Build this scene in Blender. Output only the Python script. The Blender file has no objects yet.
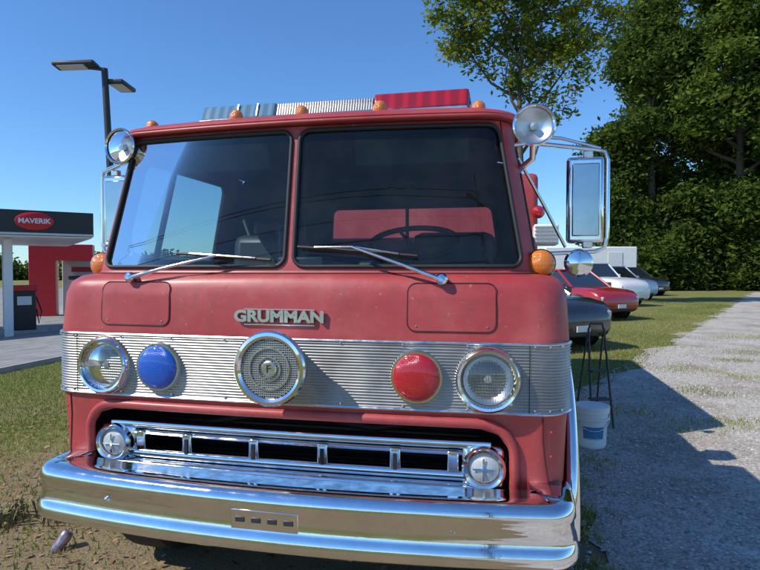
import bpy, math, random
import numpy as np
from mathutils import Vector, Matrix
random.seed(4); rng=np.random.default_rng(4)
SC=bpy.context.scene
R=math.radians
# ---------------------------------------------------------------- materials
def nmat(name):
    m=bpy.data.materials.new(name); m.use_nodes=True
    nt=m.node_tree; b=nt.nodes['Principled BSDF']; return m,nt,b
def noise(nt,scale,detail=6,rough=.6,coord='Object',vec=None):
    tc=nt.nodes.new('ShaderNodeTexCoord'); n=nt.nodes.new('ShaderNodeTexNoise')
    n.inputs['Scale'].default_value=scale; n.inputs['Detail'].default_value=detail; n.inputs['Roughness'].default_value=rough
    if vec: 
        mp=nt.nodes.new('ShaderNodeMapping'); mp.inputs['Scale'].default_value=vec
        nt.links.new(tc.outputs[coord],mp.inputs[0]); nt.links.new(mp.outputs[0],n.inputs['Vector'])
    else: nt.links.new(tc.outputs[coord],n.inputs['Vector'])
    return n
def ramp(nt,src,stops):
    r=nt.nodes.new('ShaderNodeValToRGB'); e=r.color_ramp.elements
    while len(e)<len(stops): e.new(.5)
    for i,(p,c) in enumerate(stops):
        e[i].position=p; e[i].color=(c[0],c[1],c[2],1)
    nt.links.new(src,r.inputs[0]); return r
def mat(name,col,rough=.5,metal=0,coat=0,var=.12,scale=6,bump=0,bscale=60,spec=.5,rvar=0):
    m,nt,b=nmat(name)
    n=noise(nt,scale)
    lo=[c*(1-var) for c in col]; hi=[min(1,c*(1+var)) for c in col]
    r=ramp(nt,n.outputs[0],[(.3,lo),(.7,hi)])
    nt.links.new(r.outputs[0],b.inputs['Base Color'])
    b.inputs['Roughness'].default_value=rough; b.inputs['Metallic'].default_value=metal
    b.inputs['Coat Weight'].default_value=coat; b.inputs['Coat Roughness'].default_value=.12
    b.inputs['Specular IOR Level'].default_value=spec
    if rvar:
        n3=noise(nt,scale*2.3)
        mr=nt.nodes.new('ShaderNodeMapRange'); mr.inputs[1].default_value=.3; mr.inputs[2].default_value=.75
        mr.inputs[3].default_value=max(.01,rough-rvar); mr.inputs[4].default_value=rough+rvar
        nt.links.new(n3.outputs[0],mr.inputs[0]); nt.links.new(mr.outputs[0],b.inputs['Roughness'])
    if bump:
        n2=noise(nt,bscale); bp=nt.nodes.new('ShaderNodeBump'); bp.inputs['Strength'].default_value=bump; bp.inputs['Distance'].default_value=.01
        nt.links.new(n2.outputs[0],bp.inputs['Height']); nt.links.new(bp.outputs[0],b.inputs['Normal'])
    return m
def red_paint():
    m,nt,b=nmat('red_paint')
    n=noise(nt,2.2,9,.7); r=ramp(nt,n.outputs[0],[(.3,(.31,.030,.032)),(.5,(.39,.048,.048)),(.72,(.47,.100,.095))])
    ns=noise(nt,3,6,.6,vec=(9,9,.8)); rs=ramp(nt,ns.outputs[0],[(.50,(0,0,0)),(.75,(.42,.42,.42))])
    m1=nt.nodes.new('ShaderNodeMixRGB'); m1.inputs[2].default_value=(.22,.075,.06,1)
    nt.links.new(rs.outputs[0],m1.inputs[0]); nt.links.new(r.outputs[0],m1.inputs[1])
    n2=noise(nt,38,6,.75); r2=ramp(nt,n2.outputs[0],[(.62,(0,0,0)),(.68,(.6,.6,.6))])
    mx=nt.nodes.new('ShaderNodeMixRGB'); mx.inputs[2].default_value=(.42,.22,.19,1)
    nt.links.new(r2.outputs[0],mx.inputs[0]); nt.links.new(m1.outputs[0],mx.inputs[1]); nt.links.new(mx.outputs[0],b.inputs['Base Color'])
    mr=nt.nodes.new('ShaderNodeMapRange'); mr.inputs[1].default_value=.3; mr.inputs[2].default_value=.7; mr.inputs[3].default_value=.36; mr.inputs[4].default_value=.60
    nt.links.new(n.outputs[0],mr.inputs[0]); nt.links.new(mr.outputs[0],b.inputs['Roughness'])
    b.inputs['Coat Weight'].default_value=.12; b.inputs['Coat Roughness'].default_value=.25
    n4=noise(nt,4,3); bp=nt.nodes.new('ShaderNodeBump'); bp.inputs['Strength'].default_value=.22; bp.inputs['Distance'].default_value=.02
    nt.links.new(n4.outputs[0],bp.inputs['Height']); nt.links.new(bp.outputs[0],b.inputs['Normal'])
    return m
def glass_mat(name,tint,refl=1.0,rough=0.0,dust=0):
    m=bpy.data.materials.new(name); m.use_nodes=True; nt=m.node_tree; nt.nodes.clear()
    o=nt.nodes.new('ShaderNodeOutputMaterial'); mx=nt.nodes.new('ShaderNodeMixShader')
    t=nt.nodes.new('ShaderNodeBsdfTransparent'); t.inputs[0].default_value=(*tint,1)
    g=nt.nodes.new('ShaderNodeBsdfGlossy'); g.inputs['Roughness'].default_value=rough
    f=nt.nodes.new('ShaderNodeFresnel'); f.inputs[0].default_value=1.5
    mu=nt.nodes.new('ShaderNodeMath'); mu.operation='MULTIPLY'; mu.inputs[1].default_value=refl; mu.use_clamp=True
    nt.links.new(f.outputs[0],mu.inputs[0]); nt.links.new(mu.outputs[0],mx.inputs[0])
    nt.links.new(t.outputs[0],mx.inputs[1]); nt.links.new(g.outputs[0],mx.inputs[2])
    if dust:
        d=nt.nodes.new('ShaderNodeBsdfDiffuse'); d.inputs[0].default_value=(.5,.48,.44,1); m2=nt.nodes.new('ShaderNodeMixShader')
        n=noise(nt,5,8,.7); rr=ramp(nt,n.outputs[0],[(.4,(dust*.25,)*3),(.75,(dust,)*3)]); nt.links.new(rr.outputs[0],m2.inputs[0])
        nt.links.new(mx.outputs[0],m2.inputs[1]); nt.links.new(d.outputs[0],m2.inputs[2]); nt.links.new(m2.outputs[0],o.inputs[0])
    else: nt.links.new(mx.outputs[0],o.inputs[0])
    return m
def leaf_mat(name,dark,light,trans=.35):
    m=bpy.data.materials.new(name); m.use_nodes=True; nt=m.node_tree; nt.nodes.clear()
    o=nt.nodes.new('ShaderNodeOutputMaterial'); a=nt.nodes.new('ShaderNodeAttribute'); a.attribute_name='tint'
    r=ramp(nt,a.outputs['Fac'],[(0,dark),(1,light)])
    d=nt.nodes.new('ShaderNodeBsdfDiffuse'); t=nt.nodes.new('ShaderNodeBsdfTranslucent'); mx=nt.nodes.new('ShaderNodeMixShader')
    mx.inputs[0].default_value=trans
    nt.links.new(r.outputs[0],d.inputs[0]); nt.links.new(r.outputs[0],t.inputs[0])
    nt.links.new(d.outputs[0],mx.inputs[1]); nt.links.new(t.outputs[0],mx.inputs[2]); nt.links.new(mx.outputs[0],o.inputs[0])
    return m
def lens_mat(name,col,scale=90,rough=.15,strength=.35,lo=.45,hi=1.35,zs=None):
    m,nt,b=nmat(name)
    b.inputs['Roughness'].default_value=rough; b.inputs['Coat Weight'].default_value=1
    b.inputs['Coat Roughness'].default_value=.04
    tc=nt.nodes.new('ShaderNodeTexCoord'); w=nt.nodes.new('ShaderNodeTexWave'); w.bands_direction='X'; w.inputs['Scale'].default_value=scale
    w2=nt.nodes.new('ShaderNodeTexWave'); w2.bands_direction='Z'; w2.inputs['Scale'].default_value=zs if zs is not None else scale
    ad=nt.nodes.new('ShaderNodeMath'); ad.operation='ADD'
    nt.links.new(tc.outputs['Object'],w.inputs[0]); nt.links.new(tc.outputs['Object'],w2.inputs[0])
    nt.links.new(w.outputs['Fac'],ad.inputs[0]); nt.links.new(w2.outputs['Fac'],ad.inputs[1])
    hf=nt.nodes.new('ShaderNodeMath'); hf.operation='MULTIPLY'; hf.inputs[1].default_value=.5; nt.links.new(ad.outputs[0],hf.inputs[0])
    r=ramp(nt,hf.outputs[0],[(.2,[c*lo for c in col]),(.8,[min(1,c*hi) for c in col])]); nt.links.new(r.outputs[0],b.inputs['Base Color'])
    bp=nt.nodes.new('ShaderNodeBump'); bp.inputs['Strength'].default_value=strength; bp.inputs['Distance'].default_value=.002
    nt.links.new(ad.outputs[0],bp.inputs['Height']); nt.links.new(bp.outputs[0],b.inputs['Normal'])
    return m
RED=red_paint()
CHROME=mat('chrome',(.80,.80,.81),.09,1,var=.10,scale=7,bump=.045,bscale=12,rvar=.07)
STEEL=mat('brushed_steel',(.68,.67,.64),.28,1,var=.12,scale=14,rvar=.1)
ALU=mat('ribbed_aluminium',(.43,.415,.385),.42,1,var=.28,scale=4,rvar=.1)
MESH_M=mat('siren_mesh_metal',(.42,.415,.40),.45,.6,var=.1)
LETTER=mat('letter_metal',(.78,.77,.74),.25,1,var=.05)
RUB=mat('black_rubber',(.018,.018,.019),.6)
DARK=mat('dark_void',(.012,.012,.013),.8)
PLAS=mat('dark_plastic',(.03,.032,.035),.5)
SEAT=mat('seat_vinyl',(.035,.035,.04),.45)
LINER=mat('grey_liner',(.06,.068,.072),.8)
TYRE=mat('tyre',(.02,.02,.02),.75)
AMB=lens_mat('amber_lens',(.80,.21,.012)); REDL=lens_mat('red_lens',(.46,.006,.012),75,lo=.6,hi=1.2); BLUEL=lens_mat('blue_lens',(.006,.10,.55),75,.2,lo=.6,hi=1.2)
BARRED=lens_mat('lightbar_red',(.48,.010,.016),5,.18,.15,lo=.55,hi=1.2,zs=.01)
BLUECL=lens_mat('pale_blue_lens',(.17,.31,.42),7,.1,.2,lo=.6,hi=1.2,zs=.01); CLEAR=lens_mat('clear_lens',(.50,.53,.55))
WIND=glass_mat('windshield_glass',(.56,.71,.73),.85,dust=.035)
SIDEG=glass_mat('side_glass',(.72,.80,.82),1.0)
LGL=glass_mat('lamp_glass',(.9,.92,.93),2.0)
WHITE=mat('white_paint',(.75,.75,.73),.45,var=.05)
SEAM_AND_SHADOW=mat('seam_and_shadow_dark',(.07,.010,.010),.7)  # dark red for panel seams and the painted beltline shadow
# ---------------------------------------------------------------- helpers
def empty(name,loc=(0,0,0),rz=0):
    e=bpy.data.objects.new(name,None); SC.collection.objects.link(e); e.location=loc; e.rotation_euler=(0,0,rz); e.empty_display_size=.2; return e
def mesh(name,v,f,m,parent=None,smooth=True,ang=35):
    me=bpy.data.meshes.new(name); me.from_pydata([tuple(p) for p in v],[],f); me.update()
    o=bpy.data.objects.new(name,me); SC.collection.objects.link(o)
    if m: me.materials.append(m)
    if smooth and len(me.polygons):
        me.polygons.foreach_set('use_smooth',[True]*len(me.polygons)); me.set_sharp_from_angle(angle=R(ang))
    if parent: o.parent=parent
    return o
def bevel(o,w,seg=2):
    b=o.modifiers.new('bevel','BEVEL'); b.width=w; b.segments=seg; b.limit_method='ANGLE'; return o
def box(name,c,s,m,parent=None,bv=0,rot=None,taper=None):
    sx,sy,sz=[k/2 for k in s]; v=[]
    for z in(-1,1):
        tx=ty=1
        if taper and z==1: tx,ty=taper
        for x,y in((-1,-1),(1,-1),(1,1),(-1,1)): v.append((x*sx*tx,y*sy*ty,z*sz))
    f=[(0,3,2,1),(4,5,6,7),(0,1,5,4),(1,2,6,5),(2,3,7,6),(3,0,4,7)]
    o=mesh(name,v,f,m,parent); o.location=c
    if rot: o.rotation_euler=rot
    if bv: bevel(o,bv)
    return o
def tube(name,pts,r,m,parent=None,closed=False,seg=10):
    pts=[Vector(p) for p in pts]; n=len(pts); rs=r if isinstance(r,(list,tuple)) else [r]*n
    V=[];F=[]; prev=None
    for i,p in enumerate(pts):
        a=pts[(i-1)%n] if (closed or i>0) else p; b=pts[(i+1)%n] if (closed or i<n-1) else p
        t=(b-a).normalized()
        if prev is None:
            up=Vector((0,0,1)) if abs(t.z)<.9 else Vector((1,0,0)); nx=t.cross(up).normalized()
        else: nx=(prev-t*prev.dot(t)).normalized()
        prev=nx; ny=t.cross(nx)
        for k in range(seg):
            an=2*math.pi*k/seg; V.append(p+(nx*math.cos(an)+ny*math.sin(an))*rs[i])
    m_=n if closed else n-1
    for i in range(m_):
        j=(i+1)%n
        for k in range(seg):
            l=(k+1)%seg; F.append((i*seg+k,i*seg+l,j*seg+l,j*seg+k))
    if not closed: F.append(tuple(range(seg-1,-1,-1))); F.append(tuple((n-1)*seg+k for k in range(seg)))
    return mesh(name,V,F,m,parent,ang=50)
def lathe(name,prof,o,axis,m,parent=None,seg=48,ang=35):
    ax=Vector(axis).normalized(); up=Vector((0,0,1)) if abs(ax.z)<.9 else Vector((1,0,0))
    nx=ax.cross(up).normalized(); ny=nx.cross(ax); o=Vector(o); V=[];F=[]
    for (r,h) in prof:
        for k in range(seg):
            a=2*math.pi*k/seg; V.append((nx*math.cos(a)+ny*math.sin(a))*max(r,1e-5)+ax*h)
    for i in range(len(prof)-1):
        for k in range(seg):
            l=(k+1)%seg; F.append((i*seg+k,i*seg+l,(i+1)*seg+l,(i+1)*seg+k))
    ob=mesh(name,V,F,m,parent,ang=ang); ob.location=o; return ob
def grid(name,fn,us,vs,m,parent=None,ang=35):
    V=[fn(u,v) for v in vs for u in us]; nu=len(us); F=[]
    for j in range(len(vs)-1):
        for i in range(nu-1): F.append((j*nu+i,j*nu+i+1,(j+1)*nu+i+1,(j+1)*nu+i))
    return mesh(name,V,F,m,parent,ang=ang)
def rr_bound(cx,cy,hx,hy,rad,th):
    d=(math.cos(th),math.sin(th)); lo,hi=0,4
    for _ in range(28):
        t=(lo+hi)/2; qx=abs(d[0]*t)-(hx-rad); qy=abs(d[1]*t)-(hy-rad)
        sd=math.hypot(max(qx,0),max(qy,0))+min(max(qx,qy),0)-rad
        if sd<0: lo=t
        else: hi=t
    return (cx+d[0]*lo,cy+d[1]*lo)
def thetas(cx,cy,outer,n=96):
    u0,u1,v0,v1=outer; t=[2*math.pi*i/n for i in range(n)]
    for a,b in((u0,v0),(u1,v0),(u0,v1),(u1,v1)): t.append(math.atan2(b-cy,a-cx)%(2*math.pi))
    return sorted(t)
def hole_panel(name,fn,outer,inner,rad,m,parent,rings=5):
    u0,u1,v0,v1=outer; a0,a1,b0,b1=inner; cx,cy=(a0+a1)/2,(b0+b1)/2; hx,hy=(a1-a0)/2,(b1-b0)/2
    th=thetas(cx,cy,outer); V=[];F=[];n=len(th)
    for t in th:
        ix,iy=rr_bound(cx,cy,hx,hy,rad,t); d=(math.cos(t),math.sin(t)); k=9
        if d[0]>1e-9:k=min(k,(u1-cx)/d[0])
        if d[0]<-1e-9:k=min(k,(u0-cx)/d[0])
        if d[1]>1e-9:k=min(k,(v1-cy)/d[1])
        if d[1]<-1e-9:k=min(k,(v0-cy)/d[1])
        ox,oy=cx+d[0]*k,cy+d[1]*k
        for q in range(rings+1):
            f=q/rings; V.append(fn(ix+(ox-ix)*f,iy+(oy-iy)*f))
    s=rings+1
    for i in range(n):
        j=(i+1)%n
        for q in range(rings): F.append((i*s+q,i*s+q+1,j*s+q+1,j*s+q))
    return mesh(name,V,F,m,parent)
def fill_panel(name,fn,inner,rad,m,parent,rings=8):
    a0,a1,b0,b1=inner; cx,cy=(a0+a1)/2,(b0+b1)/2; hx,hy=(a1-a0)/2,(b1-b0)/2; n=96
    V=[fn(cx,cy)];F=[]
    for i in range(n):
        ix,iy=rr_bound(cx,cy,hx,hy,rad,2*math.pi*i/n)
        for q in range(1,rings+1): V.append(fn(cx+(ix-cx)*q/rings,cy+(iy-cy)*q/rings))
    for i in range(n):
        j=(i+1)%n; F.append((0,1+i*rings,1+j*rings))
        for q in range(rings-1): F.append((1+i*rings+q,1+i*rings+q+1,1+j*rings+q+1,1+j*rings+q))
    return mesh(name,V,F,m,parent)
def rr_path(fn,inner,rad,n=96):
    a0,a1,b0,b1=inner; cx,cy=(a0+a1)/2,(b0+b1)/2; hx,hy=(a1-a0)/2,(b1-b0)/2
    pts=[]
    for (sx,sy,st) in((1,1,0),(-1,1,90),(-1,-1,180),(1,-1,270)):
        for k in range(9):
            a=R(st+k*11.25); pts.append((cx+sx*(hx-rad)+rad*math.cos(a),cy+sy*(hy-rad)+rad*math.sin(a)))
    out=[]
    for i in range(len(pts)):
        p=pts[i];q=pts[(i+1)%len(pts)]; L=math.hypot(q[0]-p[0],q[1]-p[1]); k=max(1,int(L/.05))
        for j in range(k): out.append(fn(p[0]+(q[0]-p[0])*j/k,p[1]+(q[1]-p[1])*j/k))
    return out
def text(name,s,size,m,parent,loc,rot=(math.pi/2,0,0),ext=.004,sx=1,bold=.0):
    c=bpy.data.curves.new(name,'FONT'); c.body=s; c.size=size; c.extrude=ext; c.align_x='CENTER'; c.align_y='CENTER'; c.offset=bold
    o=bpy.data.objects.new(name,c); SC.collection.objects.link(o); c.materials.append(m)
    o.location=loc; o.rotation_euler=rot; o.scale=(sx,1,1); o.parent=parent; return o
def fast_mesh(name,V,F,tint,m,parent=None):
    me=bpy.data.meshes.new(name); nv=len(V); nf,k=F.shape
    me.vertices.add(nv); me.vertices.foreach_set('co',V.astype(np.float32).ravel())
    me.loops.add(nf*k); me.loops.foreach_set('vertex_index',F.astype(np.int32).ravel())
    me.polygons.add(nf); me.polygons.foreach_set('loop_start',np.arange(nf,dtype=np.int32)*k); 
    me.update(calc_edges=True)
    at=me.attributes.new('tint','FLOAT','FACE'); at.data.foreach_set('value',tint.astype(np.float32))
    me.materials.append(m); o=bpy.data.objects.new(name,me); SC.collection.objects.link(o)
    if parent:o.parent=parent
    return o
# ---------------------------------------------------------------- camera
CX,CY,CZ=.834,-2.09,1.52; YAW=R(12)
def campos(lat,dep,z=0): return (CX+lat*math.cos(YAW)-dep*math.sin(YAW), CY+lat*math.sin(YAW)+dep*math.cos(YAW), z)
cd=bpy.data.cameras.new('camera'); cam=bpy.data.objects.new('camera',cd); SC.collection.objects.link(cam)
cd.sensor_width=36; cd.lens=27; cd.clip_end=2000; cd.clip_start=.05
cam.location=(CX,CY,CZ); cam.rotation_euler=(R(90-1.5),0,YAW); SC.camera=cam
# ---------------------------------------------------------------- light
el=R(45); az=Vector((-.82,-.57)).normalized()
sd=Vector((az.x*math.cos(el),az.y*math.cos(el),math.sin(el)))
sl=bpy.data.lights.new('sun','SUN'); sl.energy=4.8; sl.angle=R(.53); sl.color=(1,.95,.87)
so=bpy.data.objects.new('sun',sl); SC.collection.objects.link(so); so.rotation_euler=sd.to_track_quat('Z','Y').to_euler(); so.location=(-20,-15,25)
w=bpy.data.worlds.new('World'); SC.world=w; w.use_nodes=True; nt=w.node_tree
sk=nt.nodes.new('ShaderNodeTexSky'); sk.sky_type='NISHITA'; sk.sun_disc=False; sk.sun_elevation=el; sk.sun_rotation=math.atan2(az.x,az.y)%(2*math.pi)
sk.air_density=1.1; sk.dust_density=0.0; sk.ozone_density=4.0
tm=nt.nodes.new('ShaderNodeMixRGB'); tm.blend_type='MULTIPLY'; tm.inputs[0].default_value=1; tm.inputs[2].default_value=(.60,.88,1.17,1)
bg=nt.nodes['Background']; bg.inputs[1].default_value=.145; nt.links.new(sk.outputs[0],tm.inputs[1]); nt.links.new(tm.outputs[0],bg.inputs[0])
SC.view_settings.view_transform='Standard'; SC.view_settings.look='None'; SC.view_settings.exposure=0
# ---------------------------------------------------------------- ground
def gz(x): return -.066*min(max(-x-2,0),18)
def gzn(x): return -.066*np.clip(-x-2,0,18)
def ground_mat():
    m,nt,b=nmat('grass_ground')
    n1=noise(nt,.45,6,.6); n2=noise(nt,9,8,.7); n3=noise(nt,70,4,.7)
    r1=ramp(nt,n2.outputs[0],[(.3,(.095,.125,.025)),(.5,(.19,.20,.055)),(.72,(.32,.28,.13))])
    r2=ramp(nt,n3.outputs[0],[(.3,(.17,.12,.07)),(.7,(.44,.33,.20))])
    mx=nt.nodes.new('ShaderNodeMixRGB'); nt.links.new(r1.outputs[0],mx.inputs[1]); nt.links.new(r2.outputs[0],mx.inputs[2])
    ge=nt.nodes.new('ShaderNodeTexCoord'); vm=nt.nodes.new('ShaderNodeVectorMath'); vm.operation='DISTANCE'; vm.inputs[1].default_value=(-.6,.6,0)
    nt.links.new(ge.outputs['Object'],vm.inputs[0])
    mr=nt.nodes.new('ShaderNodeMapRange'); mr.inputs[1].default_value=1.4; mr.inputs[2].default_value=3.6; mr.inputs[3].default_value=.42; mr.inputs[4].default_value=0
    nt.links.new(vm.outputs['Value'],mr.inputs[0])
    ad=nt.nodes.new('ShaderNodeMath'); ad.operation='ADD'; nt.links.new(n1.outputs[0],ad.inputs[0]); nt.links.new(mr.outputs[0],ad.inputs[1])
    rr=ramp(nt,ad.outputs[0],[(.5,(.05,)*3),(.75,(.9,)*3)]); nt.links.new(rr.outputs[0],mx.inputs[0])
    nt.links.new(mx.outputs[0],b.inputs['Base Color']); b.inputs['Roughness'].default_value=.95; b.inputs['Specular IOR Level'].default_value=.1
    bp=nt.nodes.new('ShaderNodeBump'); bp.inputs['Strength'].default_value=.8; bp.inputs['Distance'].default_value=.03
    nt.links.new(n3.outputs[0],bp.inputs['Height']); nt.links.new(bp.outputs[0],b.inputs['Normal']); return m
xs=[-900,-300,-100,-60,-30,-20,-14,-8.3,-5,-2,2,6,12,30,60,120,300,900]; ys=[-900,-200,-50,-15,0,15,40,80,200,900]
grid('ground',lambda x,y:(x,y,gz(x)),xs,ys,ground_mat())
def gravel_mat():
    m,nt,b=nmat('gravel')
    tc=nt.nodes.new('ShaderNodeTexCoord'); vo=nt.nodes.new('ShaderNodeTexVoronoi'); vo.inputs['Scale'].default_value=55
    nt.links.new(tc.outputs['Object'],vo.inputs['Vector'])
    n=noise(nt,1.1,9,.75); 
    r=ramp(nt,vo.outputs['Color'],[(.1,(.33,.305,.27)),(.5,(.47,.44,.40)),(.9,(.62,.59,.545))])
    r2=ramp(nt,n.outputs[0],[(.32,(.48,.42,.34)),(.5,(.85,.82,.77)),(.66,(1,1,1))])
    mx=nt.nodes.new('ShaderNodeMixRGB'); mx.blend_type='MULTIPLY'; mx.inputs[0].default_value=1
    nt.links.new(r.outputs[0],mx.inputs[1]); nt.links.new(r2.outputs[0],mx.inputs[2]); nt.links.new(mx.outputs[0],b.inputs['Base Color'])
    b.inputs['Roughness'].default_value=.95
    bp=nt.nodes.new('ShaderNodeBump'); bp.inputs['Strength'].default_value=.6; bp.inputs['Distance'].default_value=.012; bp.invert=True
    nt.links.new(vo.outputs['Distance'],bp.inputs['Height']); nt.links.new(bp.outputs[0],b.inputs['Normal']); return m
def gedge(y): return 1.28+max(0,y-4)*.44
V=[];F=[];Y=-20;i=0
while Y<42:
    wd=6.5*min(1,max(.05,(42-Y)/14)); e=gedge(Y)+.13*math.sin(Y*1.9)+.10*math.sin(Y*4.3+1)+.05*math.sin(Y*13)+random.uniform(-.05,.05)
    V+=[(e,Y,.008),(e+wd*.5,Y,.012),(e+wd+random.uniform(-.3,.3),Y,.008)]
    if i: k=i*3; F+=[(k-3,k-2,k+1,k),(k-2,k-1,k+2,k+1)]
    Y+=.12;i+=1
mesh('gravel_driveway',V,F,gravel_mat())
n=7000; yy=rng.uniform(.2,10,n); xx=1.15+np.maximum(0,yy-4)*.44+np.abs(rng.normal(0,1.8,n)); s=rng.uniform(.005,.016,n)
th=rng.uniform(0,6.28,n); V=np.empty((n*5,3)); zz=np.full(n,.012)
for q in range(4):
    V[q::5]=np.stack([xx+np.cos(th+q*1.57)*s*rng.uniform(.7,1.3,n),yy+np.sin(th+q*1.57)*s*rng.uniform(.7,1.3,n),zz],1)
V[4::5]=np.stack([xx,yy,zz+s*.8],1)
base=np.arange(n)*5; F=np.concatenate([np.stack([base+q,base+(q+1)%4,base+4],1) for q in range(4)])
fast_mesh('loose_stones',V,F,np.tile(rng.uniform(0,1,n),4),leaf_mat('stone_chip',(.26,.24,.21),(.62,.59,.54),.0))
ROADM=mat('asphalt_old',(.24,.235,.225),.9,var=.25,scale=1.5,bump=.4,bscale=90)
grid('road',lambda x,y:(x,y,gz(x)+.012),[-90,-60,-40,-20,-14,-8.45],[-60,-20,0,20,40,70],ROADM)
KM=mat('concrete',(.36,.35,.32),.9,var=.15,scale=4,bump=.3)
V=[];F=[]
for i in range(60):
    y=-30+i*1.5
    V+=[(-8.45,y,gz(-8.45)-.05),(-8.45,y,gz(-8.45)+.10),(-8.28,y,gz(-8.28)+.11),(-8.28,y,gz(-8.28)-.05)]
    if i: 
        k=i*4; F+=[(k-4,k-3,k+1,k),(k-3,k-2,k+2,k+1),(k-2,k-1,k+3,k+2)]
mesh('kerb',V,F,KM,smooth=False)
mesh('road_marking',[(x,y,gz(x)+.018) for x,y in((-11.9,-30),(-12.02,-30),(-12.02,60),(-11.9,60))],[(0,1,2,3)],mat('worn_marking',(.42,.41,.38),.8,var=.3,scale=3))
def blades(name,pts,hmin,hmax,m,wid=.0042):
    n=len(pts); h=rng.uniform(hmin,hmax,n)*rng.uniform(.5,1,n); a=rng.uniform(0,6.283,n); lean=rng.uniform(0,.8,n)*h; b=rng.uniform(0,6.283,n)
    base=np.stack([pts[:,0],pts[:,1],gzn(pts[:,0])],1); dx=np.stack([np.cos(a),np.sin(a),0*a],1)*(wid*rng.uniform(.6,1.6,n))[:,None]
    tip=base+np.stack([np.cos(b)*lean,np.sin(b)*lean,h],1)
    V=np.empty((n*3,3)); V[0::3]=base-dx; V[1::3]=base+dx; V[2::3]=tip
    F=np.arange(n*3).reshape(n,3); t=np.clip(rng.normal(.42,.28,n)+.25*np.sin(pts[:,0]*1.3+np.cos(pts[:,1]*.9)*2),0,1)
    return fast_mesh(name,V,F,t,m)
GM=leaf_mat('grass_blades',(.12,.19,.03),(.50,.44,.17),.35)
P=[]
n=170000; x=rng.uniform(-8.2,-1.0,n); y=rng.uniform(-1,16,n); keep=rng.uniform(0,1,n)<np.clip(1.25-(y/14),.15,1)*np.clip(.35+.8*(np.sin(x*2.1+1)*np.cos(y*1.7)+1)/2+np.clip((-x-2.2)*.3,0,.6),0,1)
P.append(np.stack([x,y],1)[keep])
n=36000; y=rng.uniform(1.2,26,n); ed=1.28+np.maximum(0,y-4)*.44; x=ed-np.abs(rng.normal(0,1.4,n))*np.minimum(1,y/6)+.12; P.append(np.stack([x,y],1))
n=9000; y=rng.uniform(6,40,n); ed=1.3+np.maximum(0,y-4)*.44; x=ed+rng.uniform(6,12,n); P.append(np.stack([x,y],1))
for cx_,cy_,rr in((2.6,3.9,.45),(3.1,4.1,.3),(2.1,4.4,.4),(1.45,2.6,.25),(1.30,1.6,.14),(1.3,.9,.12),(1.35,2.1,.15),(3.6,7.3,.5),(5.4,9.5,.6),(6.3,12,.9),(4.7,8.4,.3),(3.3,5.6,.35),(4.2,6.8,.3)):
    k=int(1900*rr); P.append(np.stack([cx_+rng.normal(0,rr*.7,k),cy_+rng.normal(0,rr*.45,k)],1))
blades('grass',np.concatenate(P),.02,.07,GM)
n=3200; a=rng.uniform(-4.5,1.2,n); b=rng.uniform(-.2,4,n)
Vl=np.empty((n*4,3)); c=np.stack([a,b,gzn(a)+rng.uniform(.006,.03,n)],1); th=rng.uniform(0,6.28,n); s=rng.uniform(.010,.028,n)
d1=np.stack([np.cos(th)*s,np.sin(th)*s,rng.uniform(-.3,.3,n)*s],1); d2=np.stack([-np.sin(th)*s*.5,np.cos(th)*s*.5,rng.uniform(-.3,.3,n)*s],1)
Vl[0::4]=c-d1;Vl[1::4]=c-d2;Vl[2::4]=c+d1;Vl[3::4]=c+d2
fast_mesh('fallen_leaves',Vl,np.arange(n*4).reshape(n,4),rng.uniform(0,1,n),leaf_mat('dry_leaf',(.14,.07,.035),(.42,.29,.16),.1))
# ================================================================ FIRE TRUCK
T=empty('fire_truck')
ZK=[.56,.70,.98,1.0,1.25,1.27,1.42,1.47,1.495,1.505,1.515,2.118,2.124,2.137,2.152,2.173,2.188,2.197]
WK=[1.04,1.07,1.08,1.085,1.085,1.085,1.078,1.065,1.04,.995,.975,.872,.90,.905,.90,.86,.79,.62]
YK=[.04,.01,0,-.005,-.005,-.005,.005,.018,.035,.062,.07,.17,.135,.128,.142,.19,.28,.48]
RK=[.13,.13,.13,.13,.13,.13,.14,.15,.15,.16,.16,.16,.18,.19,.19,.2,.22,.25]
BK=[.03]*8+[.045]*10
YB=1.5
def cabP(u,z,off=0):
    w=np.interp(z,ZK,WK); y0=np.interp(z,ZK,YK); r=np.interp(z,ZK,RK); bw=np.interp(z,ZK,BK)
    sg=1 if u>=0 else -1; u=abs(u); fw=w-r
    if u<=1: x=u*fw; y=y0+bw*u*u; nx,ny=0,-1
    elif u<=2:
        t=(u-1)*math.pi/2; x=fw+r*math.sin(t); y=y0+bw+r*(1-math.cos(t)); nx,ny=math.sin(t),-math.cos(t)
    else:
        y1=y0+bw+r; x=w; y=y1+(YB-y1)*(u-2); nx,ny=1,0
    return Vector((sg*(x+nx*off),y+ny*off,z))
def cabS(s,z,off=0):
    w=np.interp(z,ZK,WK); r=np.interp(z,ZK,RK); fw=w-r; a=abs(s); sg=1 if s>=0 else -1
    u=a/fw if a<=fw else 1+(a-fw)/(r*math.pi/2)
    return cabP(sg*u,z,off)
US=[-3+.1*i for i in range(11)]+[-2+.1*i for i in range(1,10)]+[-1+.05*i for i in range(41)]+[1+.1*i for i in range(1,11)]+[2+.1*i for i in range(1,11)]
GH=(-.87,.87,.565,.94)
hole_panel('grille_surround',cabS,(-.93,.93,.56,.985),GH,.11,RED,T)
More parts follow.
